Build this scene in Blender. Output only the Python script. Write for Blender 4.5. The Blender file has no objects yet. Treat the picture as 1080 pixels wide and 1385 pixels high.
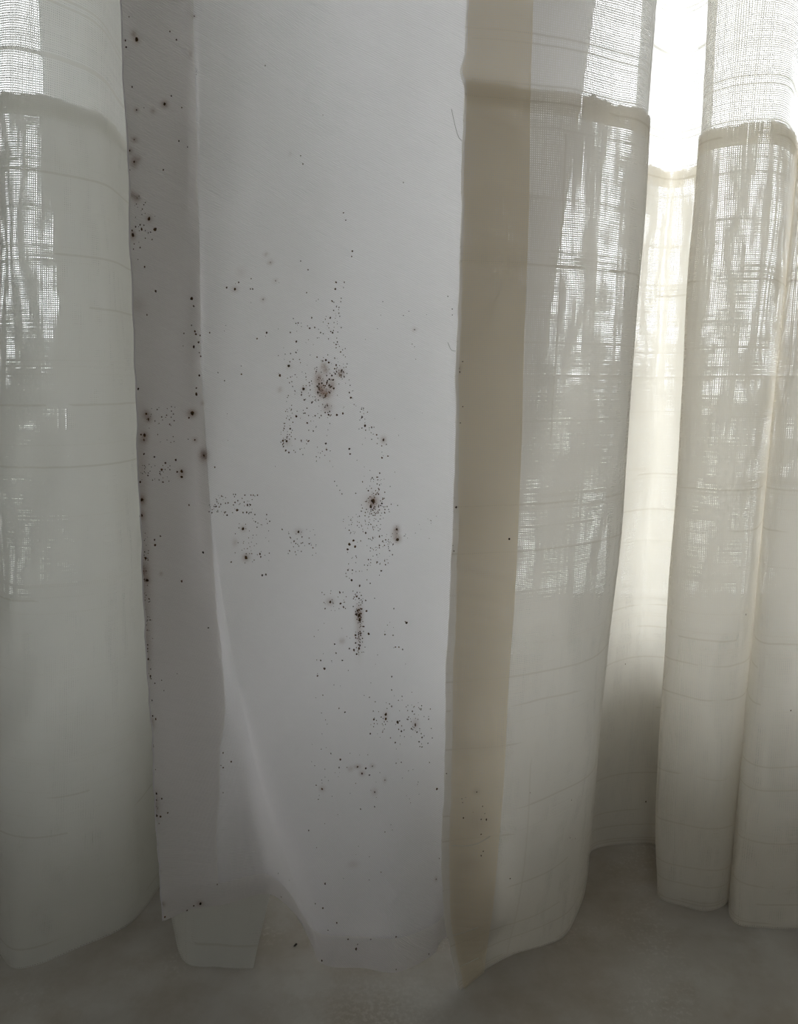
import bpy, math, random
import numpy as np
from mathutils import Vector

random.seed(7)
rng = np.random.default_rng(11)
scene = bpy.context.scene
COL = scene.collection

# ------------------------------------------------------------------ camera
W, H, F = 1080.0, 1385.0, 1054.0
PITCH = math.radians(9.4)
CAM_H = 0.50
cd = bpy.data.cameras.new('camera')
cam = bpy.data.objects.new('camera', cd)
COL.objects.link(cam)
cam.location = (0, 0, CAM_H)
cam.rotation_euler = (math.radians(90) - PITCH, 0, 0)
cd.sensor_fit = 'HORIZONTAL'
cd.sensor_width = 36.0
cd.lens = 36.0 * F / W
cd.clip_start = 0.01
scene.camera = cam

# ------------------------------------------------------------------ light
WORLD_STRENGTH = 1.0
EXPOSURE = 2.55
w = bpy.data.worlds.new('overcast_sky')
scene.world = w
w.use_nodes = True
bg = w.node_tree.nodes['Background']
bg.inputs[0].default_value = (0.935, 0.95, 1.0, 1)
bg.inputs[1].default_value = WORLD_STRENGTH
scene.view_settings.view_transform = 'Standard'
scene.view_settings.look = 'None'
scene.view_settings.gamma = 1.0
scene.view_settings.use_curve_mapping = False
scene.view_settings.exposure = EXPOSURE
scene.cycles.max_bounces = 9
scene.cycles.diffuse_bounces = 5
scene.cycles.transmission_bounces = 8
scene.cycles.transparent_max_bounces = 16
scene.cycles.use_denoising = True
scene.cycles.denoising_prefilter = 'NONE'
scene.cycles.sample_clamp_indirect = 6.0

WALL_Y = 0.835          # inner face of the window wall
WALL_T = 0.16
CEIL = 2.35
WIN = [(-0.66, -0.35, 0.20, 2.12), (0.05, 0.66, 0.20, 2.12)]   # x0,x1,z0,z1

FILL_WIN = (-0.62, 0.04, 0.95, 1.85)    # unseen window added behind the camera for front fill light

def portal(x0, x1, z0, z1, y=None, rx=-90):
    l = bpy.data.lights.new('window_portal', 'AREA')
    l.shape = 'RECTANGLE'
    l.size = x1 - x0
    l.size_y = z1 - z0
    l.cycles.is_portal = True
    o = bpy.data.objects.new('window_portal', l)
    COL.objects.link(o)
    o.location = ((x0 + x1) / 2, WALL_Y + WALL_T + 0.01 if y is None else y, (z0 + z1) / 2)
    o.rotation_euler = (math.radians(rx), 0, 0)
for q in WIN:
    portal(*q)
portal(*FILL_WIN, y=-2.72, rx=90)

# ------------------------------------------------------------------ helpers
CP, SP = math.cos(PITCH), math.sin(PITCH)

def at(px, Y, z):
    """point at distance Y and height z that lies in picture column px"""
    depth = Y * CP - (z - CAM_H) * SP
    return np.array([(px - W / 2) / F * depth, Y, z])

def project(P):
    P = np.asarray(P, float)
    d = P[..., 1] * CP - (P[..., 2] - CAM_H) * SP
    up = P[..., 1] * SP + (P[..., 2] - CAM_H) * CP
    return np.stack([W / 2 + F * P[..., 0] / d, H / 2 - F * up / d], -1)

def cr(C, t):
    """Catmull-Rom through C[n,...] at parameters t[m] in 0..n-1"""
    C = np.asarray(C, float)
    n = len(C)
    t = np.clip(np.asarray(t, float), 0, n - 1)
    i = np.minimum(t.astype(int), n - 2)
    f = (t - i).reshape((-1,) + (1,) * (C.ndim - 1))
    E = np.concatenate([2 * C[:1] - C[1:2], C, 2 * C[-1:] - C[-2:-1]])
    a, b, c, d = E[i], E[i + 1], E[i + 2], E[i + 3]
    return 0.5 * (2 * b + (c - a) * f + (2 * a - 5 * b + 4 * c - d) * f ** 2 + (3 * b - a - 3 * c + d) * f ** 3)

def lnz(x, seed, amp=1.0):
    """smooth 1-D noise (sum of sines)"""
    r = np.random.default_rng(seed)
    s = 0
    for k in range(6):
        fr = 2 ** (k * 0.75)
        s = s + np.sin(x * fr + r.uniform(0, 6.28)) / (1 + 0.6 * k)
    return amp * s / 2.2

def mesh_obj(name, verts, faces, mat, parent=None, uv=None, attrs=None, smooth=True):
    me = bpy.data.meshes.new(name)
    verts = np.asarray(verts, float)
    if isinstance(faces, np.ndarray):
        me.vertices.add(len(verts))
        me.vertices.foreach_set('co', verts.ravel())
        k = faces.shape[1]
        me.loops.add(faces.size)
        me.loops.foreach_set('vertex_index', faces.ravel().astype(np.int32))
        me.polygons.add(len(faces))
        me.polygons.foreach_set('loop_start', np.arange(0, faces.size, k, dtype=np.int32))
        me.polygons.foreach_set('loop_total', np.full(len(faces), k, dtype=np.int32))
        me.update(calc_edges=True)
    else:
        me.from_pydata([tuple(v) for v in verts], [], faces)
        me.update()
    if uv is not None:
        idx = np.empty(len(me.loops), dtype=np.int32)
        me.loops.foreach_get('vertex_index', idx)
        L = me.uv_layers.new(name='UVMap')
        L.data.foreach_set('uv', np.asarray(uv, float)[idx].ravel())
    for k, v in (attrs or {}).items():
        a = me.attributes.new(k, 'FLOAT', 'POINT')
        a.data.foreach_set('value', np.asarray(v, np.float32))
    if smooth:
        me.polygons.foreach_set('use_smooth', np.ones(len(me.polygons), dtype=bool))
    me.materials.append(mat)
    o = bpy.data.objects.new(name, me)
    COL.objects.link(o)
    o.parent = parent
    return o

def box(name, x0, x1, y0, y1, z0, z1, mat, parent=None, bev=0.0):
    import bmesh
    bm = bmesh.new()
    bmesh.ops.create_cube(bm, size=1)
    for v in bm.verts:
        v.co = Vector(((x0 + x1) / 2 + v.co.x * (x1 - x0), (y0 + y1) / 2 + v.co.y * (y1 - y0), (z0 + z1) / 2 + v.co.z * (z1 - z0)))
    if bev:
        bmesh.ops.bevel(bm, geom=bm.edges[:], offset=bev, segments=2, affect='EDGES')
    me = bpy.data.meshes.new(name)
    bm.to_mesh(me)
    bm.free()
    me.materials.append(mat)
    o = bpy.data.objects.new(name, me)
    COL.objects.link(o)
    o.parent = parent
    return o

def struct(o):
    o['kind'] = 'structure'
    return o

def thing(name, label, cat, loc, group=None):
    o = bpy.data.objects.new(name, None)
    COL.objects.link(o)
    o.empty_display_size = 0.05
    o.location = loc
    o['label'] = label
    o['category'] = cat
    if group:
        o['group'] = group
    return o

def adopt(o, parent):
    """parent while keeping the world position (parents are only translated)"""
    o.parent = parent
    o.location = -parent.matrix_basis.translation
    return o

# ------------------------------------------------------------------ materials
class NT:
    def __init__(self, name):
        self.m = bpy.data.materials.new(name)
        self.m.use_nodes = True
        self.t = self.m.node_tree
        self.t.nodes.clear()
        self.out = self.n('ShaderNodeOutputMaterial')
    def n(self, typ, **kw):
        nd = self.t.nodes.new(typ)
        for k, v in kw.items():
            setattr(nd, k, v)
        return nd
    def link(self, a, b):
        self.t.links.new(a, b)
    def put(self, sock, v):
        if hasattr(v, 'is_linked') or hasattr(v, 'links'):
            self.link(v, sock)
        else:
            sock.default_value = v
    def math(self, op, a, b=0.0, c=0.0, clamp=False):
        nd = self.n('ShaderNodeMath', operation=op, use_clamp=clamp)
        for s, v in zip(nd.inputs, (a, b, c)):
            self.put(s, v)
        return nd.outputs[0]
    def noise(self, vec, scale=1.0, detail=2.0, rough=0.5, dims='3D'):
        nd = self.n('ShaderNodeTexNoise', noise_dimensions=dims)
        if vec is not None:
            self.link(vec, nd.inputs['Vector'])
        nd.inputs['Scale'].default_value = scale
        nd.inputs['Detail'].default_value = detail
        nd.inputs['Roughness'].default_value = rough
        return nd.outputs[0]
    def mapping(self, vec, scale, loc=(0, 0, 0)):
        nd = self.n('ShaderNodeMapping')
        self.link(vec, nd.inputs[0])
        nd.inputs['Scale'].default_value = scale
        nd.inputs['Location'].default_value = loc
        return nd.outputs[0]
    def ramp(self, fac, pts):
        nd = self.n('ShaderNodeValToRGB')
        self.link(fac, nd.inputs[0])
        e = nd.color_ramp.elements
        while len(e) > 1:
            e.remove(e[-1])
        e[0].position, e[0].color = pts[0][0], tuple(pts[0][1]) + (1,)
        for p, c in pts[1:]:
            x = e.new(p)
            x.color = tuple(c) + (1,)
        return nd.outputs[0]
    def mixc(self, fac, a, b):
        nd = self.n('ShaderNodeMix', data_type='RGBA')
        self.put(nd.inputs[0], fac)
        for s, v in ((nd.inputs[6], a), (nd.inputs[7], b)):
            if isinstance(v, tuple):
                s.default_value = v + (1,) if len(v) == 3 else v
            else:
                self.link(v, s)
        return nd.outputs[2]
    def mixs(self, fac, a, b):
        nd = self.n('ShaderNodeMixShader')
        self.put(nd.inputs[0], fac)
        self.link(a, nd.inputs[1])
        self.link(b, nd.inputs[2])
        return nd.outputs[0]

def plain(name, col, rough=0.6):
    t = NT(name)
    p = t.n('ShaderNodeBsdfPrincipled')
    g = t.n('ShaderNodeTexCoord').outputs['Object']
    c = t.mixc(t.noise(g, 6.0, 4.0), tuple(x * 0.94 for x in col), tuple(min(1, x * 1.04) for x in col))
    t.link(c, p.inputs['Base Color'])
    p.inputs['Roughness'].default_value = rough
    t.link(p.outputs[0], t.out.inputs[0])
    return t.m

PITCH_T = 0.00150      # distance between neighbouring linen threads

def linen(name, col, seed, fill=0.50, back=0.66, slubs=0.945):
    """open plain-weave linen gauze: threads scatter and pass light, the gaps are open"""
    t = NT(name)
    uv = t.n('ShaderNodeUVMap').outputs[0]
    sh = (seed * 3.71, seed * 1.93, seed * 0.7)
    # threads wander a little
    wob = t.noise(t.mapping(uv, (55, 55, 1), sh), 1.0, 2.0)
    sep = t.n('ShaderNodeSeparateXYZ')
    t.link(uv, sep.inputs[0])
    off = t.math('MULTIPLY', t.math('SUBTRACT', wob, 0.5), 0.0012)
    wob2 = t.noise(t.mapping(uv, (110, 24, 1), (sh[1], sh[0], 0)), 1.0, 1.0)
    off2 = t.math('MULTIPLY', t.math('SUBTRACT', wob2, 0.5), 0.0013)
    U = t.math('DIVIDE', t.math('ADD', sep.outputs[0], off2), PITCH_T)
    V = t.math('DIVIDE', t.math('ADD', sep.outputs[1], off), PITCH_T)
    def threads(x, scale, loc, slub_at, fill):
        idx = t.math('FLOOR', x)
        tri = t.math('MULTIPLY', t.math('ABSOLUTE', t.math('SUBTRACT', t.math('FRACT', x), 0.5)), 2.0)
        wn = t.n('ShaderNodeTexWhiteNoise', noise_dimensions='1D')
        t.link(t.math('ADD', idx, seed * 17.0), wn.inputs['W'])
        r = wn.outputs[0]
        streak = t.noise(t.mapping(uv, scale, loc), 1.0, 3.0, 0.6)
        fillv = t.math('ADD', t.math('MULTIPLY', t.math('SUBTRACT', streak, 0.5), 0.50), fill)
        fillv = t.math('ADD', fillv, t.math('MULTIPLY', t.math('SUBTRACT', r, 0.5), 0.22))
        # slubs: single thick threads that come and go along their length
        come = t.noise(t.mapping(uv, tuple(max(6.0, s * 0.3) if s < 100 else 60.0 for s in scale), (loc[1], loc[0], 0)), 1.0, 1.0)
        sl = t.math('MULTIPLY', t.math('GREATER_THAN', r, slub_at), t.math('GREATER_THAN', come, 0.44))
        fillv = t.math('ADD', fillv, t.math('MULTIPLY', sl, 0.30))
        return t.math('LESS_THAN', tri, fillv), sl
    mu, su = threads(U, (700, 34, 1), sh, 0.997, fill)
    mv, sv = threads(V, (34, 700, 1), (sh[2], sh[0], 0), slubs, fill)
    cover = t.math('MAXIMUM', mu, mv)
    slub = t.math('MAXIMUM', sv, t.math('MULTIPLY', su, 0.6))
    big = t.noise(t.mapping(uv, (14, 9, 1), sh), 1.0, 3.0)
    c1 = t.mixc(big, tuple(x * 0.95 for x in col), tuple(min(1, x * 1.04) for x in col))
    c2 = t.mixc(slub, c1, tuple(x * y for x, y in zip(col, (0.91, 0.90, 0.88))))
    st = t.n('ShaderNodeAttribute', attribute_name='stain').outputs['Fac']
    c3 = t.mixc(st, c2, (0.21, 0.11, 0.045))
    d = t.n('ShaderNodeBsdfDiffuse')
    tr = t.n('ShaderNodeBsdfTranslucent')
    t.link(c3, d.inputs[0])
    t.link(c3, tr.inputs[0])
    body = t.mixs(back, d.outputs[0], tr.outputs[0])
    hole = t.n('ShaderNodeBsdfTransparent')
    t.link(t.mixs(cover, hole.outputs[0], body), t.out.inputs[0])
    return t.m

def lining_cloth(name, col, back=0.5, thin=0.0):
    """dense white twill with mould stains"""
    t = NT(name)
    uv = t.n('ShaderNodeUVMap').outputs[0]
    st = t.n('ShaderNodeAttribute', attribute_name='stain').outputs['Fac']
    spread = t.noise(t.mapping(uv, (900, 700, 1)), 1.0, 3.0, 0.7)
    stain = t.math('MULTIPLY', st, t.math('ADD', t.math('MULTIPLY', spread, 1.6), 0.2), clamp=True)
    big = t.noise(t.mapping(uv, (10, 7, 1)), 1.0, 4.0)
    c1 = t.mixc(big, tuple(x * 0.97 for x in col), tuple(min(1, x * 1.02) for x in col))
    c2 = t.mixc(stain, c1, (0.23, 0.095, 0.03))
    wv = t.n('ShaderNodeTexWave', wave_type='BANDS', bands_direction='DIAGONAL')
    t.link(t.mapping(uv, (230, 420, 1)), wv.inputs[0])
    wv.inputs['Scale'].default_value = 1.0
    wv.inputs['Distortion'].default_value = 0.8
    bp = t.n('ShaderNodeBump')
    bp.inputs['Strength'].default_value = 0.4
    bp.inputs['Distance'].default_value = 0.0004
    t.link(wv.outputs['Fac'], bp.inputs['Height'])
    d = t.n('ShaderNodeBsdfDiffuse')
    tr = t.n('ShaderNodeBsdfTranslucent')
    for s in (d, tr):
        t.link(c2, s.inputs[0])
        t.link(bp.outputs[0], s.inputs['Normal'])
    body = t.mixs(back, d.outputs[0], tr.outputs[0])
    t.link(body, t.out.inputs[0])
    return t.m

def floor_mat():
    t = NT('polished_cement')
    g = t.n('ShaderNodeTexCoord').outputs['Object']
    a = t.noise(t.mapping(g, (1, 1, 1), (0.37, 1.71, 0)), 8.0, 6.0, 0.6)
    b = t.noise(t.mapping(g, (1, 1, 1), (3, 8, 0)), 17.0, 5.0, 0.65)
    f = t.noise(t.mapping(g, (1, 1, 1), (9, 2, 0)), 240.0, 4.0, 0.7)
    c = t.ramp(a, [(0.30, (0.36, 0.31, 0.245)), (0.52, (0.49, 0.46, 0.415)), (0.72, (0.59, 0.57, 0.53))])
    c = t.mixc(t.math('MULTIPLY', t.ramp(b, [(0.5, (0, 0, 0)), (0.72, (1, 1, 1))]), 0.5), c, (0.36, 0.30, 0.225))
    # scuffed pale crust in patches
    patch = t.math('MULTIPLY', t.ramp(t.noise(t.mapping(g, (1, 1, 1), (0.4, 5.2, 0)), 9.0, 3.0), [(0.52, (0, 0, 0)), (0.66, (1, 1, 1))]),
                   t.ramp(f, [(0.53, (0, 0, 0)), (0.60, (1, 1, 1))]))
    dv = t.n('ShaderNodeVectorMath', operation='DISTANCE')
    t.link(t.mapping(g, (1, 1, 0)), dv.inputs[0])
    dv.inputs[1].default_value = (-0.012, 0.545, 0.0)
    near = t.ramp(t.math('MULTIPLY', dv.outputs['Value'], 10.0), [(0.1, (1, 1, 1)), (0.75, (0, 0, 0))])
    patch = t.math('MAXIMUM', patch, t.math('MULTIPLY', near, t.ramp(f, [(0.46, (0, 0, 0)), (0.60, (1, 1, 1))])))
    c = t.mixc(t.math('MULTIPLY', patch, 0.28), c, (0.80, 0.78, 0.74))
    p = t.n('ShaderNodeBsdfPrincipled')
    t.link(c, p.inputs['Base Color'])
    p.inputs['Roughness'].default_value = 0.42
    bp = t.n('ShaderNodeBump')
    bp.inputs['Strength'].default_value = 0.15
    bp.inputs['Distance'].default_value = 0.001
    t.link(f, bp.inputs['Height'])
    t.link(bp.outputs[0], p.inputs['Normal'])
    t.link(p.outputs[0], t.out.inputs[0])
    return t.m

def glass_mat():
    t = NT('window_glass')
    a = t.n('ShaderNodeBsdfTransparent')
    a.inputs[0].default_value = (0.96, 0.98, 0.97, 1)
    g = t.n('ShaderNodeBsdfGlossy')
    g.inputs['Roughness'].default_value = 0.02
    t.link(t.mixs(0.04, a.outputs[0], g.outputs[0]), t.out.inputs[0])
    return t.m

def mould_mat():
    t = NT('mould')
    g = t.n('ShaderNodeTexCoord').outputs['Object']
    c = t.mixc(t.ramp(t.noise(g, 320.0, 2.0), [(0.35, (0, 0, 0)), (0.65, (1, 1, 1))]), (0.050, 0.036, 0.024), (0.13, 0.070, 0.032))
    d = t.n('ShaderNodeBsdfDiffuse')
    t.link(c, d.inputs[0])
    t.link(d.outputs[0], t.out.inputs[0])
    return t.m

M_WALL = plain('white_plaster', (0.66, 0.65, 0.63), 0.8)
M_CEIL = plain('ceiling_paint', (0.78, 0.78, 0.77), 0.9)
M_FRAME = plain('white_frame_paint', (0.78, 0.78, 0.77), 0.4)
M_OUT = plain('terrace_concrete', (0.62, 0.61, 0.59), 0.8)
M_CANOPY = plain('added_canopy_render', (0.42, 0.41, 0.39), 0.85)  # surface of the added canopy outside
M_FLOOR = floor_mat()
M_GLASS = glass_mat()
M_MOULD = mould_mat()
M_LIN_R = linen('beige_linen_gauze', (0.885, 0.86, 0.808), 1, 0.63)
M_LIN_R2 = linen('beige_linen_gauze_turned', (0.875, 0.84, 0.775), 2, 0.58, slubs=0.97)
M_LIN_R3 = linen('beige_linen_gauze_side_hem', (0.92, 0.85, 0.725), 3, 0.55, back=0.85, slubs=0.9995)
M_LIN_L = linen('grey_linen_gauze', (0.845, 0.835, 0.797), 4, 0.67)
M_LIN_L2 = linen('grey_linen_gauze_turned', (0.835, 0.822, 0.782), 5, 0.64, slubs=0.97)
M_TURN_R = linen('beige_linen_gauze_turning', (0.90, 0.86, 0.78), 6, 0.50, back=0.82, slubs=0.9995)
M_TURN_L = linen('grey_linen_gauze_turning', (0.88, 0.87, 0.83), 7, 0.50, back=0.82, slubs=0.9995)
M_LINING = lining_cloth('white_lining_twill', (0.875, 0.85, 0.86), 0.5)
M_LINHEM = lining_cloth('white_lining_twill_hem', (0.93, 0.905, 0.885), 0.66)
M_THREAD = plain('pale_thread', (0.80, 0.78, 0.72), 0.7)
M_GREYTH = plain('grey_thread', (0.30, 0.29, 0.27), 0.7)
M_CRUMB = plain('dark_crumb', (0.05, 0.04, 0.032), 0.8)

# ------------------------------------------------------------------ room shell
RX0, RX1, RY0 = -1.8, 1.7, -2.6
YB = WALL_Y + WALL_T
struct(box('floor', RX0, RX1, RY0, YB, -0.06, 0.0, M_FLOOR))
struct(box('ceiling', RX0, RX1, RY0, YB, CEIL, CEIL + 0.08, M_CEIL))
struct(box('wall_left', RX0 - 0.1, RX0, RY0, YB, 0, CEIL, M_WALL))
struct(box('wall_right', RX1, RX1 + 0.1, RY0, YB, 0, CEIL, M_WALL))

def wall_with_openings(name, ya, yb, openings):
    import bmesh
    bm = bmesh.new()
    def cub(x0, x1, z0, z1):
        r = bmesh.ops.create_cube(bm, size=1)
        for v in r['verts']:
            v.co = Vector(((x0 + x1) / 2 + v.co.x * (x1 - x0), (ya + yb) / 2 + v.co.y * (yb - ya), (z0 + z1) / 2 + v.co.z * (z1 - z0)))
    x = RX0
    for q in openings:
        cub(x, q[0], 0, CEIL)
        cub(q[0], q[1], 0, q[2])
        cub(q[0], q[1], q[3], CEIL)
        x = q[1]
    cub(x, RX1, 0, CEIL)
    me = bpy.data.meshes.new(name)
    bm.to_mesh(me)
    bm.free()
    me.materials.append(M_WALL)
    o = bpy.data.objects.new(name, me)
    COL.objects.link(o)
    return struct(o)
wall_with_openings('wall_back', WALL_Y, YB, WIN)
wall_with_openings('wall_front', RY0 - 0.1, RY0, [FILL_WIN])

def window(n, q, ya, yb):
    x0, x1, z0, z1 = q
    e = bpy.data.objects.new('window_%d' % n, None)
    COL.objects.link(e)
    e['kind'] = 'structure'
    t = 0.035
    box('window_stile', x0, x0 + t, ya, yb, z0, z1, M_FRAME, e, 0.003)
    box('window_stile', x1 - t, x1, ya, yb, z0, z1, M_FRAME, e, 0.003)
    box('window_rail', x0 + t, x1 - t, ya, yb, z0, z0 + 0.05, M_FRAME, e, 0.003)
    box('window_rail', x0 + t, x1 - t, ya, yb, z1 - 0.05, z1, M_FRAME, e, 0.003)
    box('window_pane', x0 + t, x1 - t, (ya + yb) / 2 - 0.002, (ya + yb) / 2 + 0.002, z0 + 0.05, z1 - 0.05, M_GLASS, e)
window(1, WIN[0], WALL_Y + 0.07, WALL_Y + 0.12)
window(2, WIN[1], WALL_Y + 0.07, WALL_Y + 0.12)
window(3, FILL_WIN, RY0 - 0.08, RY0 - 0.03)  # added window, out of view, lets in the fill light
struct(box('terrace_ground', -30, 30, YB, 45, -0.14, -0.06, M_OUT))
struct(box('added_light_canopy', -5, 5, YB, 4.2, 2.46, 2.6, M_CANOPY))  # unseen overhang added to block the high sky and dim the lower cloth

# ------------------------------------------------------------------ cloth sheets
class Sheet:
    """surface through rows of control points (one row per height); u runs along the hem, v upwards"""
    def __init__(self, levels, z_top=CEIL, edge=None):
        rows = [np.array(r, float) for r in levels]
        self.C = np.array(rows)                     # (L, N, 3)
        self.n = self.C.shape[1]
        self.L = self.C.shape[0]
        self.edge = edge
        self.ztop = z_top
        # arc length along the mid row for the cloth's own coordinates
        uu = np.linspace(0, self.n - 1, 1500)
        m = cr(self.C[self.L // 2], uu)
        s = np.concatenate([[0], np.cumsum(np.linalg.norm(np.diff(m[:, :2], axis=0), axis=1))])
        self.uu, self.s = uu, s
    def arc(self, u):
        return np.interp(u, self.uu, self.s)
    def u_of_arc(self, a):
        return np.interp(a, self.s, self.uu)
    def grid(self, U, V):
        """U (nv,nu), V (nv,) -> (nv,nu,3); v beyond the last row rises straight up"""
        nv, nu = U.shape
        out = np.empty((nv, nu, 3))
        rows = cr(self.C, np.minimum(V, self.L - 1))
        for i in range(nv):
            out[i] = cr(rows[i], U[i])
            over = V[i] - (self.L - 1)
            if over > 0:
                zt = out[i, :, 2]
                out[i, :, 2] = zt + (self.ztop - zt) * over
        return out

def grid_faces(nv, nu):
    i = np.arange(nv * nu).reshape(nv, nu)
    return np.stack([i[:-1, :-1].ravel(), i[:-1, 1:].ravel(), i[1:, 1:].ravel(), i[1:, :-1].ravel()], 1)

def normals(P):
    du = np.gradient(P, axis=1)
    dv = np.gradient(P, axis=0)
    n = np.cross(du, dv)
    return n / np.maximum(np.linalg.norm(n, axis=2, keepdims=True), 1e-9)

STAINS = []      # (px, py, sx, sy, strength): soft discoloured areas in the cloth

def stain_field(P, only=None):
    q = project(P.reshape(-1, 3))
    f = np.zeros(len(q))
    for (x, y, sx, sy, s) in STAINS:
        sx, sy = sx * 0.85, sy * 0.85
        if only and not (only[0] <= x <= only[1]):
            continue
        m = (np.abs(q[:, 0] - x) < 3 * sx) & (np.abs(q[:, 1] - y) < 3 * sy)
        g = s * np.exp(-0.5 * (((q[m, 0] - x) / sx) ** 2 + ((q[m, 1] - y) / sy) ** 2))
        f[m] = 1 - (1 - f[m]) * (1 - g)
    return np.clip(f, 0, 0.95)

def cloth_part(name, sheet, U, V, mat, parent, offset=0.0, wob=None, uvshift=(0, 0), stain=None):
    P = sheet.grid(U, V)
    if wob is not None:
        P = P + wob(P, U, V)
    if np.ndim(offset) or offset:
        N = normals(P)
        P = P + N * (offset if np.ndim(offset) == 0 else offset[..., None])
    uv = np.stack([sheet.arc(U) + uvshift[0], P[..., 2] + uvshift[1]], -1).reshape(-1, 2)
    st = stain_field(P, stain) if stain else np.zeros(P.shape[0] * P.shape[1])
    o = mesh_obj(name, P.reshape(-1, 3), grid_faces(*U.shape), mat, None, uv, {'stain': st})
    adopt(o, parent)
    return o, P

def levels_from(table, zs):
    return [[at(px, Y, z if np.ndim(z) == 0 else z[k]) for k, (px, Y) in enumerate(row)] for row, z in zip(table, zs)]

def extend(lv, dz=0.25):
    a, b = np.array(lv[-2]), np.array(lv[-1])
    k = dz / (b[0, 2] - a[0, 2])
    return lv + [b + (b - a) * k]

VROWS = lambda L, n: np.concatenate([np.linspace(0, L - 1, n), [L - 0.9, L - 0.6, L]])

# ---- stains first: they colour the cloth itself
def add_stain(lst):
    STAINS.extend(lst)

# soft halos of the mould colonies
add_stain([(181, 46, 3, 3, .45), (185, 54, 4, 4, .35), (223, 141, 4, 4, .5), (185, 149, 3, 3, .3), (207, 150, 3, 3, .3), (182, 189, 4, 3, .4),
           (176, 204, 3, 3, .4), (182, 219, 4, 6, .5), (188, 215, 3, 3, .25), (179, 263, 4, 4, .3), (185, 268, 4, 4, .45), (202, 296, 4, 4, .3),
           (180, 318, 3, 5, .5), (186, 413, 9, 9, .12), (260, 559, 5, 4, .6), (274, 545, 2, 2, .3), (264, 595, 3, 3, .3), (276, 616, 5, 6, .6),
           (198, 560, 4, 4, .4), (201, 567, 4, 4, .4), (196, 589, 4, 4, .4), (195, 595, 4, 4, .35), (246, 640, 4, 5, .35), (192, 676, 4, 5, .6),
           (191, 697, 4, 5, .5), (193, 773, 5, 6, .6), (199, 785, 3, 4, .4), (218, 776, 2, 2, .3), (196, 790, 7, 60, .22), (199, 880, 5, 30, .2),
           (203, 979, 4, 7, .6), (210, 1090, 5, 16, .3), (192, 640, 6, 60, .15), (220, 1223, 3, 3, .4), (271, 1222, 4, 3, .4), (214, 1179, 3, 3, .3),
           (360, 344, 2.5, 2.5, .28), (366, 355, 3, 2.5, .35), (373, 380, 2.5, 2, .25), (318, 391, 4, 3, .3), (325, 369, 6, 6, .1), (356, 405, 2.5, 2.5, .28),
           (431, 512, 4, 7, .55), (434, 527, 4.5, 7, .75), (441, 533, 5, 5, .75), (449, 521, 3.5, 6, .5), (438, 495, 3, 4, .5), (441, 501, 3, 4, .45),
           (461, 505, 4, 4, .6), (443, 551, 5, 5, .4), (440, 520, 13, 18, .18), (411, 526, 3, 3, .3), (391, 496, 3, 3, .2), (379, 527, 2.5, 2.5, .3),
           (519, 595, 3, 4, .4), (388, 598, 4, 4, .25), (329, 715, 3, 3, .4), (333, 754, 4, 4, .5), (318, 734, 3, 4, .2), (404, 719, 4, 3, .3),
           (447, 814, 4, 4, .35), (505, 678, 4, 5, .8), (504, 680, 9, 11, .28), (537, 716, 3, 4, .55), (538, 729, 3.5, 4, .6), (535, 722, 4, 6, .4),
           (486, 831, 3.5, 7, .7), (486, 850, 4, 26, .28), (463, 867, 3, 3, .3), (484, 1037, 4, 2.5, .35), (490, 1046, 3, 3, .35), (474, 1040, 3, 3, .25),
           (504, 1036, 3, 2.5, .25), (521, 1055, 2, 3, .25), (507, 1071, 3, 4, .25), (436, 1067, 3, 3, .3), (562, 980, 4, 6, .25), (522, 968, 3, 5, .25),
           (478, 1169, 6, 4, .14), (561, 446, 2.5, 2.5, .25), (393, 208, 2, 3, .12), (590, 1189, 2, 3, .25), (263, 22, 3, 2, .25), (258, 73, 2, 4, .2)])
# the beige side hem of the other curtain
add_stain([(601, 1037, 5, 14, .40), (614, 707, 6, 16, .25), (611, 742, 4, 8, .45), (613, 760, 5, 10, .2), (635, 1169, 14, 10, .10), (648, 1112, 12, 12, .13),
           (645, 1071, 4, 3, .25), (622, 499, 2, 4, .3), (640, 1010, 22, 8, .06)])

# ------------------------------------------------------------------ left linen curtain (grey)
ZS = [0.0, 0.12, 0.40, 0.70]
L_TAB = [
    [(-70, .70), (-20, .66), (5, .618), (28, .604), (94, .622), (170, .656), (211, .709), (226, .745), (232, .70), (238, .66), (252, .607), (300, .604), (344, .602)],
    [(-70, .70), (-20, .66), (0, .625), (40, .612), (100, .622), (165, .65), (203, .70), (222, .745), (236, .715), (246, .69), (262, .66), (320, .655), (385, .655)],
    [(-70, .69), (-25, .65), (8, .615), (50, .605), (105, .612), (155, .635), (188, .68), (208, .725), (228, .715), (252, .69), (285, .675), (345, .67), (405, .67)],
    [(-75, .66), (-35, .61), (0, .586), (40, .586), (95, .606), (140, .635), (166, .69), (187, .73), (217, .715), (247, .69), (287, .675), (350, .67), (430, .67)],
]
# the curtain goes on to the left, outside the frame, in more folds
for row in L_TAB:
    x, y = row[0]
    row[:0] = [(x - dx, yy) for dx, yy in ((520, .70), (470, .66), (410, .62), (340, .62), (280, .66), (230, .71), (200, .72), (150, .68), (100, .63), (60, .63), (25, .67))]
shL = Sheet(extend(levels_from(L_TAB, ZS)))
cL = thing('linen_curtain', 'grey sheer linen curtain hanging behind the mouldy edge of the white lining', 'curtain', (-0.27, 0.62, 0), None)
uL = shL.u_of_arc(np.linspace(0, shL.s[-1], 560))
VL = VROWS(shL.L, 300)

def soft(seed, amp=0.0012):
    def f(P, U, V):
        d = np.zeros_like(P)
        d[..., 1] = amp * (np.sin(P[..., 2] * 21 + U * 2.1 + seed) + 0.6 * np.sin(P[..., 2] * 47 - U * 3.3 + seed * 2))
        d[..., 0] = 0.5 * amp * np.sin(P[..., 2] * 26 + U * 1.7 + seed * 3)
        return d
    return f

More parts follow.
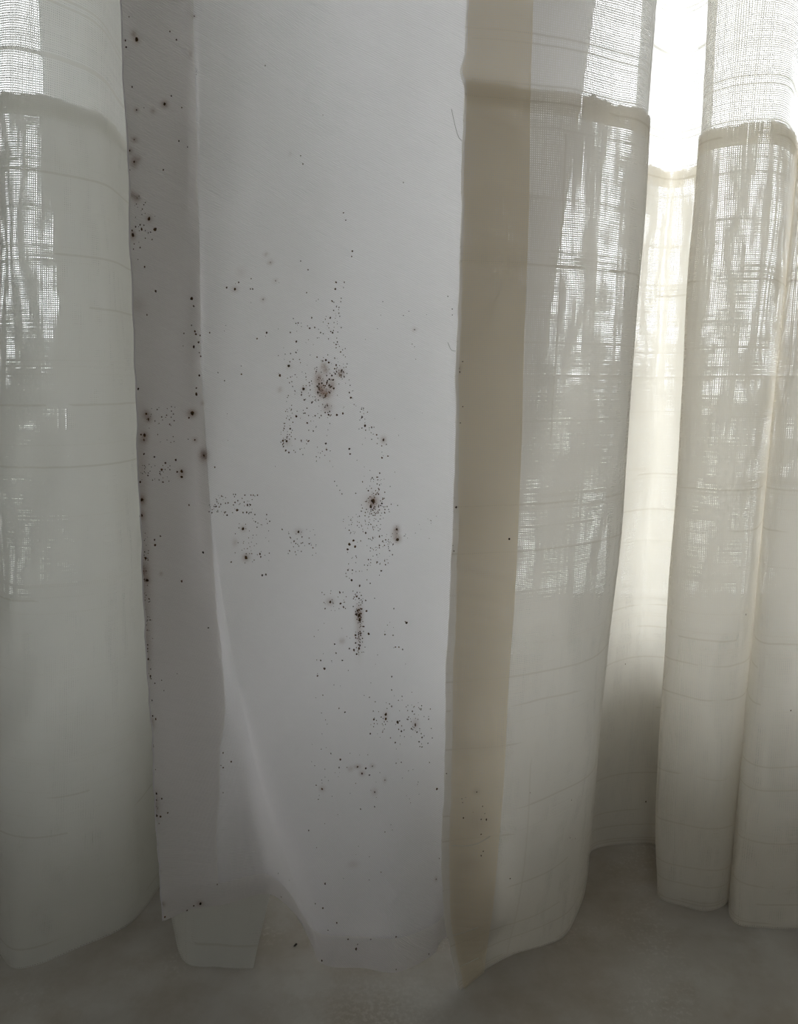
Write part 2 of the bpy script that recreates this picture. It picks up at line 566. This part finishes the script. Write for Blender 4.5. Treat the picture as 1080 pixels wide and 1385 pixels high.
cloth_part('curtain_panel', shL, np.tile(uL, (len(VL), 1)), VL, M_LIN_L, cL, 0.0, soft(1))
VZ = lambda sh, z: np.interp(z, sh.C[:, 0, 2], np.arange(sh.L))

def v_at(sheet, z):
    """row parameter at which the sheet reaches height z (first column)"""
    vv = np.linspace(0, sheet.L - 1, 2000)
    zz = cr(sheet.C[:, 0, 2], vv)
    return float(np.interp(z, zz, vv))

def hem_part(name, sheet, uarr, z0, z1, mat, parent, off, seed, n=220, rag=0.0012, wf=None, uvshift=(0, 0), stain=None):
    v0, v1 = v_at(sheet, z0), v_at(sheet, z1)
    V = np.linspace(v0, v1, n)
    U = np.tile(uarr, (n, 1)) if uarr.ndim == 1 else uarr
    def wob(P, U, V):
        d = wf(P, U, V) if wf else np.zeros_like(P)
        a = sheet.arc(U)
        k = np.clip((V - v1) / (v1 - v0) + 1, 0, 1)[:, None] ** 6
        d[..., 2] += k * rag * (lnz(a * 90, seed) + 0.7 * lnz(a * 420, seed + 1))
        return d
    return cloth_part(name, sheet, U, V, mat, parent, off, wob, uvshift, stain)

hemL, _ = hem_part('bottom_hem', shL, uL, 0.0, 0.700, M_LIN_L2, cL, 0.0022, 21, wf=soft(1), uvshift=(0.3, 0.41))
tL, _ = hem_part('hem_turning', shL, uL, 0.686, 0.699, M_TURN_L, cL, 0.0011, 21, n=14, wf=soft(1), uvshift=(0.7, 0.13))
tL.parent = hemL
tL.location = (0, 0, 0)

# ------------------------------------------------------------------ right linen curtain (beige)
R_TAB = [
    [(619, .579), (652, .598), (690, .618), (735, .632), (767, .648), (786, .69), (793, .735), (800, .775), (850, .787), (905, .782), (908, .74), (892, .70),
     (925, .685), (955, .677), (978, .685), (983, .71), (985, .735), (988, .70), (990, .668), (1010, .655), (1060, .652), (1120, .66), (1180, .69)],
    [(598, .575), (671, .585), (715, .597), (757, .617), (788, .645), (801, .68), (800, .72), (806, .76), (858, .785), (912, .778), (913, .735), (892, .70),
     (930, .682), (968, .675), (992, .685), (999, .71), (1002, .735), (1004, .70), (1006, .67), (1024, .657), (1070, .655), (1130, .662), (1190, .69)],
    [(612, .570), (699, .580), (745, .592), (792, .607), (828, .632), (840, .66), (826, .70), (835, .75), (880, .785), (930, .765), (936, .725), (917, .69),
     (950, .668), (988, .66), (1018, .668), (1030, .70), (1036, .735), (1040, .70), (1043, .675), (1060, .663), (1100, .66), (1150, .665), (1210, .69)],
    [(628, .565), (716, .576), (775, .588), (825, .603), (864, .62), (877, .65), (857, .70), (864, .755), (905, .79), (950, .765), (960, .72), (948, .68),
     (985, .655), (1030, .648), (1060, .656), (1073, .68), (1080, .735), (1086, .71), (1090, .68), (1105, .67), (1140, .665), (1190, .67), (1240, .69)],
]
for row in R_TAB:
    x, y = row[-1]
    row.extend([(x + dx, yy) for dx, yy in ((20, .73), (50, .72), (80, .67), (130, .65), (190, .66), (225, .71), (260, .72), (300, .67), (350, .65), (420, .67))])
shR = Sheet(extend(levels_from(R_TAB, ZS)))
cR = thing('linen_curtain', 'beige sheer linen curtain with a wide brown side hem and deep folds beside the lining', 'curtain', (0.11, 0.60, 0), None)
uR = shR.u_of_arc(np.linspace(0, shR.s[-1], 820))
VR = VROWS(shR.L, 300)

def wobR(P, U, V):
    d = soft(5)(P, U, V)
    e = np.exp(-(U / 0.25) ** 2)
    d[..., 0] += e * (0.0011 * lnz(P[..., 2] * 30, 33) + 0.0035 * -np.exp(-((P[..., 2] - 0.706) / 0.008) ** 2))
    return d

_, PR = cloth_part('curtain_panel', shR, np.tile(uR, (len(VR), 1)), VR, M_LIN_R, cR, 0.0, wobR)
hemR, PRH = hem_part('bottom_hem', shR, uR, 0.0, 0.700, M_LIN_R2, cR, 0.0020, 41, wf=wobR, uvshift=(0.37, 0.23))
tR, _ = hem_part('hem_turning', shR, uR, 0.684, 0.699, M_TURN_R, cR, 0.0010, 41, n=14, wf=wobR, uvshift=(0.11, 0.63))
tR.parent = hemR
tR.location = (0, 0, 0)
# the turned side hem lies on top, its edge set back a little from the curtain's edge
VS = VROWS(shR.L, 420)
zz = cr(shR.C[:, 0, 2], np.minimum(VS, shR.L - 1))
u_in = np.interp(zz, [0, 0.1, 0.3, 0.45, 0.62, 0.72, 2], [0.10, 0.12, 0.10, 0.045, 0.02, 0.012, 0.012])
def wobS(P, U, V):
    d = wobR(P, U, V)
    d[..., 1] -= 0.0010 * np.abs(lnz(P[..., 2] * 62 + U * 0.8, 93)) * np.sin(np.pi * np.clip(U, 0, 1))
    return d
US = np.array([np.linspace(a, 1.0, 60) for a in u_in])
_, PS = cloth_part('side_hem', shR, US, VS, M_LIN_R3, cR, 0.0040, wobS, (0.91, 0.37), stain=(596, 725))

# ------------------------------------------------------------------ white lining with mould
zb = [.062, .060, .058, .056, .054, .052, .048, .043, .040, .038, .038, .038, .038]
def Yz(py, z):
    a = math.atan((py - H / 2) / F) + PITCH
    return (CAM_H - z) / math.tan(a)
b_px = [(219, 1246), (258, 1229), (304, 1220), (349, 1207), (374, 1209), (403, 1237), (425, 1278), (440, 1302), (490, 1306), (536, 1313), (582, 1291), (602, 1268), (680, 1245)]
G_TAB = [
    [(px, Yz(py, z)) for (px, py), z in zip(b_px, zb)],
    [(207, .597), (245, .600), (280, .603), (310, .605), (326, .605), (340, .602), (354, .597), (405, .592), (490, .588), (550, .592), (604, .602), (640, .614), (672, .63)],
    [(189, .600), (215, .602), (240, .604), (260, .605), (270, .605), (280, .604), (292, .603), (350, .603), (450, .604), (540, .603), (618, .606), (662, .620), (712, .645)],
    [(169, .603), (195, .604), (222, .605), (245, .606), (255, .6062), (265, .6064), (280, .607), (345, .610), (440, .614), (540, .610), (640, .612), (695, .632), (785, .68)],
]
shG = Sheet(extend(levels_from(G_TAB, [zb, .20, .42, .72])))
cG = thing('curtain_lining', 'white curtain lining speckled with black and rust mould', 'curtain', (-0.12, 0.64, 0), None)

def wobG(P, U, V):
    d = np.zeros_like(P)
    e = np.exp(-(U / 0.5) ** 2)
    d[..., 0] += e * (0.0009 * lnz(P[..., 2] * 42, 55) + 0.0004 * lnz(P[..., 2] * 210, 56))
    d[..., 1] += 0.0012 * np.sin(P[..., 2] * 14 + U * 1.3) + 0.0006 * np.sin(P[..., 2] * 33 - U * 2.2)
    return d

uG = np.linspace(0, shG.n - 1, 330)
VG = VROWS(shG.L, 620)
_, PG = cloth_part('lining_panel', shG, np.tile(uG, (len(VG), 1)), VG, M_LINING, cG, 0.0, wobG, stain=(150, 600))
VH = VROWS(shG.L, 620)
u_out = np.interp(VH, [0, 0.5, 1.0, 1.5, 2.0, 3.0, 4.0, 9], [1.85, 2.0, 2.55, 4.2, 5.35, 5.0, 5.0, 5.0])
UH = np.array([np.linspace(0.0, a, 90) for a in u_out])
def wobH(P, U, V):
    d = wobG(P, U, V)
    d[..., 1] -= 0.0007 * np.abs(lnz(P[..., 2] * 75 + U * 0.5, 91)) * np.sin(np.pi * U / np.maximum(U[:, -1:], 1e-6))
    k = (U / np.maximum(U[:, -1:], 1e-6)) ** 8
    d[..., 0] += k * 0.0006 * lnz(P[..., 2] * 60, 77)
    return d
_, PH = cloth_part('side_hem', shG, UH, VH, M_LINHEM, cG, 0.0007, wobH, (0.2, 0.2), stain=(150, 290))
# narrow turned-up bottom hem
nh = 40
VB = np.linspace(0.0, 0.155, nh)
_, PB = cloth_part('bottom_hem', shG, np.tile(np.linspace(0, shG.n - 1, 330), (nh, 1)), VB, M_LINHEM, cG, 0.0022, wobG, (0.6, 0.1), stain=(150, 600))

# ------------------------------------------------------------------ mould colonies: tiny raised specks on the cloth
SPK = """175,23,.8 185,54,2.5 170,55,1.6 171,64,1.2 230,43,1 239,54,1.2 263,22,1.1 266,97,.6 266,101,.6 179,118,1.3 232,130,1 223,141,1.8 246,146,.9
185,149,1.2 195,146,.6 182,189,.8 176,204,1 182,219,1.5 171,213,1 242,191,1.2 254,199,1 221,230,1 176,230,.7 197,274,.9 193,283,1.1 202,296,2.5
210,310,2.1 192,310,1.9 184,307,1.2 190,304,1 180,318,2.1 179,312,1.2 174,313,.9 197,312,.7 201,315,.9 204,314,.8 206,324,.8 182,330,.8 190,335,1.3
181,337,.8 187,351,.6 196,361,1.2 211,394,1.6 259,404,2.3 262,414,1.2 178,426,1 199,426,1 259,440,.8 264,448,1.3 265,452,1.2 271,454,1.2 249,451,1
269,463,1.4 262,469,1.9 248,468,.7 270,477,1 272,482,1.3 270,508,1.4 266,525,1 266,533,2 260,559,2.8 256,565,1.2 264,595,1 255,594,.7 276,616,1.6
291,632,1 183,525,1.4 187,526,1.4 185,543,1.3 198,560,1.5 201,567,1.5 186,578,1.3 196,589,2.3 195,595,1.4 191,588,1.1 195,614,1.3 209,618,1 224,626,1.2
238,622,1.4 219,635,1.4 246,637,2.4 240,638,1.3 246,645,1.4 221,652,1 188,638,1.3 190,652,1.5 192,676,2.4 191,697,2 256,683,1 213,554,.8 219,564,1
236,569,.9 230,574,.9 193,731,1 209,730,1.4 210,737,1.4 217,725,1.3 194,743,1 197,755,1.6 193,773,2.6 199,785,2 194,789,1 246,786,1.6 275,747,1.4 193,804,1
197,831,1.3 198,845,.8 200,872,.9 200,877,1 200,881,.9 201,891,1.6 204,914,1.2 219,920,.8 210,924,1 222,934,.8 206,947,1 240,911,.7 282,849,1
203,979,2.2 204,984,1.6 211,972,1.5 207,968,1 202,1009,1.5 206,1083,2 212,1073,1.4 212,1103,1.8 217,1104,1.4 227,1099,1.2 219,1080,1 302,1018,1.2
313,1030,1.3 302,1038,1 299,1035,.7 302,1072,.8 212,1133,.9 212,1137,1 214,1179,1.6 220,1222,2.2 223,1240,1.3 271,1222,1.8 262,1225,1.2 253,1231,1
294,1196,1 377,1181,1 392,1190,.8 381,1213,1.1 440,1195,1.5 437,1228,1.2 427,1222,.8 456,1248,1.2 482,1283,1.8 484,1277,.8 444,1258,.8 471,1270,1
502,1270,.9 536,1267,1 436,1299,1.3 580,1290,1.1 536,1311,.9 418,1123,1 521,1125,.7 594,1161,.8 590,1189,.9 366,355,.8 407,353,.9 417,365,.9 373,380,.8
307,389,1.2 318,391,1.7 323,382,1 340,377,.8 342,391,1 339,391,1 415,396,.9 356,405,.8 428,407,.6 431,405,.6 455,382,1.2 454,391,1.4 466,382,1 465,389,.8
450,408,1 459,416,.8 447,430,1.3 460,428,.8 422,430,1 397,431,.7 419,444,1.2 426,443,1 434,450,1 450,450,1.4 393,450,1 361,450,1.4 348,458,1 401,462,1.5
401,477,1 455,466,1 461,476,1 386,479,.7 391,495,2 379,508,1.6 327,506,1 304,515,1 295,504,.8 284,450,1 477,340,1 476,347,.8 359,89,.8 437,156,.6
407,211,.8 410,222,1 546,247,.9 465,288,.8 468,298,.8 606,401,.8 612,418,.7 612,426,.7 561,446,.8 518,408,.6 411,526,1.9 408,534,1.3 412,541,1.2 445,561,1.4
456,561,1.4 464,559,1.4 455,494,1.2 441,487,1.3 473,531,1 475,538,1.2 490,564,1.5 494,576,1.7 503,578,1.2 519,595,1.9 523,601,1 525,617,1 517,619,1
401,563,1.4 416,572,1.2 393,580,1.3 383,596,1.8 388,597,1.6 387,609,1.2 391,612,1.2 441,600,1.4 442,608,1 473,607,1.3 474,614,1 424,583,1 417,597,1 510,588,1
321,690,1.7 329,693,1.2 334,693,1.2 340,693,1 345,696,1 335,683,1.6 339,683,1 322,677,1 300,671,1 290,685,1 304,693,1 299,682,1.1 361,696,1 365,705,1
329,715,2 348,713,.9 382,716,1.2 398,732,1.3 404,719,1.6 409,726,1 333,754,2.4 352,749,1.7 353,753,1.2 355,778,1.2 360,777,1.3 313,760,1 392,745,1
447,814,1.9 461,816,1.6 465,821,1.4 460,801,1.4 440,823,1 473,736,1.9 478,731,1.3 471,743,1.2 476,785,1.6 471,771,1 477,771,1 453,651,.9 456,657,.7 460,663,.7
463,668,.9 505,678,2.6 502,685,1.8 517,681,1.3 514,640,1 504,646,1.1 513,662,1.2 528,658,.8 521,689,1 537,716,1.6 538,730,2.2 522,730,1.1 495,721,1.4
481,739,1.8 479,731,1.4 470,743,1.2 516,772,1.3 532,736,1 487,792,1.6 486,832,2.6 487,838,2.2 484,826,1.7 481,859,1.4 488,859,1.4 499,857,1.5 486,877,1.8
479,879,1.5 473,877,1.1 453,871,1.2 455,883,1 434,893,1 463,893,.8 550,842,1.6 521,858,1 532,859,1 535,875,.9 540,875,.9 545,878,1.1 533,823,1 495,812,1.1
496,826,1.2 507,809,.9 439,904,1.6 430,914,1 530,915,1.1 530,933,1 500,943,.8 522,966,1.9 522,972,1.7 530,955,1.2 527,952,.9 538,977,2.1 562,980,2 558,962,1.2
552,973,1 506,973,1.3 543,989,1.2 571,997,1 567,1003,1 571,1010,1 579,1005,.9 585,998,.9 581,1031,.9 501,992,1 543,1031,.9 536,1032,.9 461,1027,1.3 448,1019,1
459,1038,1 484,1037,1.2 490,1046,1.4 495,1039,1.2 504,1036,1 500,1048,1 436,1067,1.4 428,1062,.9 431,1081,.8 507,1091,1.1 488,1094,1 467,963,1 459,958,1
437,940,.8 591,1067,1.4 464,893,.9 507,1071,1 521,1055,.9"""
specks = [tuple(float(a) for a in s.split(',')) for s in SPK.split()]

def scatter(n, x0, x1, y0, y1, s0=.35, s1=.85):
    for _ in range(n):
        specks.append((random.uniform(x0, x1), random.uniform(y0, y1), random.uniform(s0, s1)))
def cloud(n, x, y, sx, sy, s0=.35, s1=.95):
    for _ in range(n):
        specks.append((random.gauss(x, sx), random.gauss(y, sy), random.uniform(s0, s1)))
def streak(n, pts, sd, s0=.35, s1=.9):
    for _ in range(n):
        t = random.uniform(0, len(pts) - 1.001)
        i = int(t)
        f = t - i
        specks.append((pts[i][0] * (1 - f) + pts[i + 1][0] * f + random.gauss(0, sd), pts[i][1] * (1 - f) + pts[i + 1][1] * f + random.gauss(0, sd), random.uniform(s0, s1)))
scatter(36, 190, 236, 628, 652)
streak(60, [(196, 722), (197, 800), (201, 860), (203, 950)], 3.2)
streak(40, [(203, 1000), (207, 1080), (212, 1110)], 3.5)
scatter(26, 192, 240, 550, 600)
scatter(16, 180, 210, 262, 330)
cloud(90, 438, 520, 9, 17, .4, 1.3)
cloud(22, 461, 505, 4, 5, .4, 1.2)
cloud(60, 410, 525, 18, 20)
streak(70, [(452, 400), (455, 450), (472, 520), (492, 570), (520, 610)], 6)
streak(40, [(390, 560), (388, 612)], 4)
scatter(40, 395, 450, 555, 625)
scatter(35, 390, 460, 435, 490)
scatter(55, 283, 350, 668, 697, .4, 1.0)
scatter(45, 318, 366, 700, 762)
scatter(34, 386, 428, 716, 752)
cloud(100, 507, 680, 10, 17, .35, 1.0)
streak(40, [(505, 640), (505, 720)], 7)
scatter(30, 462, 500, 698, 722)
cloud(60, 512, 738, 12, 14)
scatter(26, 468, 502, 745, 795)
streak(110, [(485, 802), (486, 840), (486, 884)], 3.4, .4, 1.1)
scatter(22, 436, 470, 796, 826)
cloud(55, 560, 978, 13, 15, .35, 1.0)
cloud(20, 515, 972, 9, 9)
scatter(60, 420, 560, 840, 1060, .3, .6)
scatter(40, 300, 580, 380, 640, .3, .55)
scatter(30, 420, 590, 1040, 1200, .3, .55)
streak(30, [(520, 735), (545, 728), (590, 700)], 5, .25, .5)

def surf(grids, x, y, lift=0.0):
    """point on the outermost cloth layer that shows at picture position (x, y)"""
    for P in grids:
        q = project(P)
        d2 = (q[..., 0] - x) ** 2 + (q[..., 1] - y) ** 2
        i, j = divmod(int(np.argmin(d2)), P.shape[1])
        if d2[i, j] < 12.0:
            i1, j1 = min(max(i, 1), P.shape[0] - 2), min(max(j, 1), P.shape[1] - 2)
            n = np.cross(P[i1, j1 + 1] - P[i1, j1 - 1], P[i1 + 1, j1] - P[i1 - 1, j1])
            return P[i, j] + n / np.linalg.norm(n) * lift
    return None

def tube(name, pts, r, mat, parent, sides=5, n=24):
    C = cr(np.array(pts), np.linspace(0, len(pts) - 1, n))
    T = np.gradient(C, axis=0)
    T /= np.linalg.norm(T, axis=1, keepdims=True)
    ref = np.array([0.3, 1.0, 0.2])
    A = np.cross(T, ref)
    A /= np.linalg.norm(A, axis=1, keepdims=True)
    B = np.cross(T, A)
    th = np.arange(sides) * 2 * math.pi / sides
    V = C[:, None] + r * (A[:, None] * np.cos(th)[None, :, None] + B[:, None] * np.sin(th)[None, :, None])
    f = [(i * sides + k, i * sides + (k + 1) % sides, (i + 1) * sides + (k + 1) % sides, (i + 1) * sides + k) for i in range(n - 1) for k in range(sides)]
    o = mesh_obj(name, V.reshape(-1, 3), f, mat)
    adopt(o, parent)
    return o

def speck_mesh(name, grids, pts, parent, mat, lift=0.0004):
    """irregular low domes lying on the cloth; grids are tried in order (outermost first)"""
    data = []
    for P in grids:
        q = project(P)
        data.append((P, q, normals(P)))
    verts, faces = [], []
    for (x, y, r) in pts:
        r = r * 1.1 + 0.15
        for P, q, N in data:
            d2 = (q[..., 0] - x) ** 2 + (q[..., 1] - y) ** 2
            k = int(np.argmin(d2))
            i, j = divmod(k, P.shape[1])
            if d2[i, j] < 9.0 and 0 < i < P.shape[0] - 1 and 0 < j < P.shape[1] - 1:
                break
        else:
            continue
        dU = (P[i, j + 1] - P[i, j - 1]) / 2
        dV = (P[i + 1, j] - P[i - 1, j]) / 2
        Jm = np.stack([(q[i, j + 1] - q[i, j - 1]) / 2, (q[i + 1, j] - q[i - 1, j]) / 2], 1)
        try:
            ab = np.clip(np.linalg.solve(Jm, np.array([x, y]) - q[i, j]), -1, 1)
        except Exception:
            ab = np.zeros(2)
        c = P[i, j] + dU * ab[0] + dV * ab[1]
        n = N[i, j]
        tu = dU / np.linalg.norm(dU)
        tv = np.cross(n, tu)
        depth = c[1] * CP - (c[2] - CAM_H) * SP
        R = r * depth / F
        m = 7 if r > 1.2 else 5
        a0 = random.uniform(0, 6.28)
        sq = random.uniform(0.6, 1.0)
        base = len(verts)
        verts.append(c + n * (lift + R * 0.25))
        for k in range(m):
            a = a0 + 6.283 * k / m
            rr = R * random.uniform(0.65, 1.2)
            verts.append(c + n * lift + tu * rr * sq * math.cos(a) + tv * rr * math.sin(a))
        for k in range(m):
            faces.append((base, base + 1 + k, base + 1 + (k + 1) % m))
    o = mesh_obj(name, np.array(verts), faces, mat, None, smooth=False)
    adopt(o, parent)
    o['kind'] = 'stuff'
    o['label'] = 'black and brown mould specks'
    return o

speck_mesh('mould_specks', [PB, PH, PG], specks, cG, M_MOULD)
# folded left edge of the lining catches the light
e = PH[:, 0]
tube('folded_edge', e[(e[:, 2] < 1.0)][::6] + np.array([0, -0.0004, 0]), 0.0006, M_LINING, cG, 6, 420)

# a few colonies also sit on the beige curtain
RSP = """627,1106,1.2 658,1108,1.7 651,1108,1 653,1090,1 651,1128,1.1 645,1071,.8 654,1151,.9 651,1157,1.1 690,1188,.9 622,499,1.3 622,503,1 626,489,.7 626,550,.9
623,572,.8 617,686,1.5 612,742,1.4 610,731,1 689,729,1.3 614,745,1 613,738,.9 611,752,.9 874,1084,1.3 771,1133,.8 778,1134,.8 717,1072,.6 773,1082,.7
1009,831,1.1 1070,961,.9 846,898,.9 601,1030,.8 602,1040,.9 604,1046,.8 600,1052,.8 599,1060,.9 625,1080,.6 626,1085,.6 630,1078,.5 656,1100,.6 640,1098,.5"""
rsp = [tuple(float(a) for a in q.split(',')) for q in RSP.split()]
speck_mesh('mould_specks', [PS, PRH, PR], rsp, cR, M_MOULD)

# pulled threads on the side hem and frayed ends at the edge
for pts in ([(602, 1053), (613, 1050), (627, 1049)], [(611, 1143), (633, 1142), (648, 1138), (663, 1131)], [(613, 1265), (630, 1260), (646, 1253)], [(622, 1307), (635, 1301), (647, 1295)]):
    c = [surf([PS], x, y, 0.0006) for x, y in pts]
    if all(p is not None for p in c):
        tube('pulled_thread', c, 0.00028, M_THREAD, cR)
tube('loose_thread', [at(x, Y, z) for x, Y, z in ((629, .566, .6615), (621, .572, .667), (616, .577, .676), (611, .58, .688))], 0.00016, M_GREYTH, cR)
tube('loose_thread', [at(x, Y, z) for x, Y, z in ((619, .569, .5225), (611, .574, .5235), (606, .577, .529))], 0.00016, M_GREYTH, cR)

# dark crumb lying on the floor in front of the lining
import bmesh
bm = bmesh.new()
bmesh.ops.create_icosphere(bm, subdivisions=2, radius=1.0)
for v in bm.verts:
    k = 1 + 0.28 * math.sin(v.co.x * 5 + 1) * math.cos(v.co.y * 4) + 0.15 * math.sin(v.co.z * 7)
    v.co = Vector((v.co.x * 0.0009 * k, v.co.y * 0.0023 * k, (v.co.z + 1) * 0.0008 * k))
me = bpy.data.meshes.new('crumb')
bm.to_mesh(me)
bm.free()
me.materials.append(M_CRUMB)
cb = bpy.data.objects.new('crumb', me)
COL.objects.link(cb)
cb.location = Vector(at(400, Yz(1279, 0.0), 0.0))
cb.rotation_euler = (0, 0, math.radians(-28))
cb['label'] = 'tiny dark crumb lying on the pale floor under the lining'
cb['category'] = 'crumb'

bpy.context.view_layer.update()
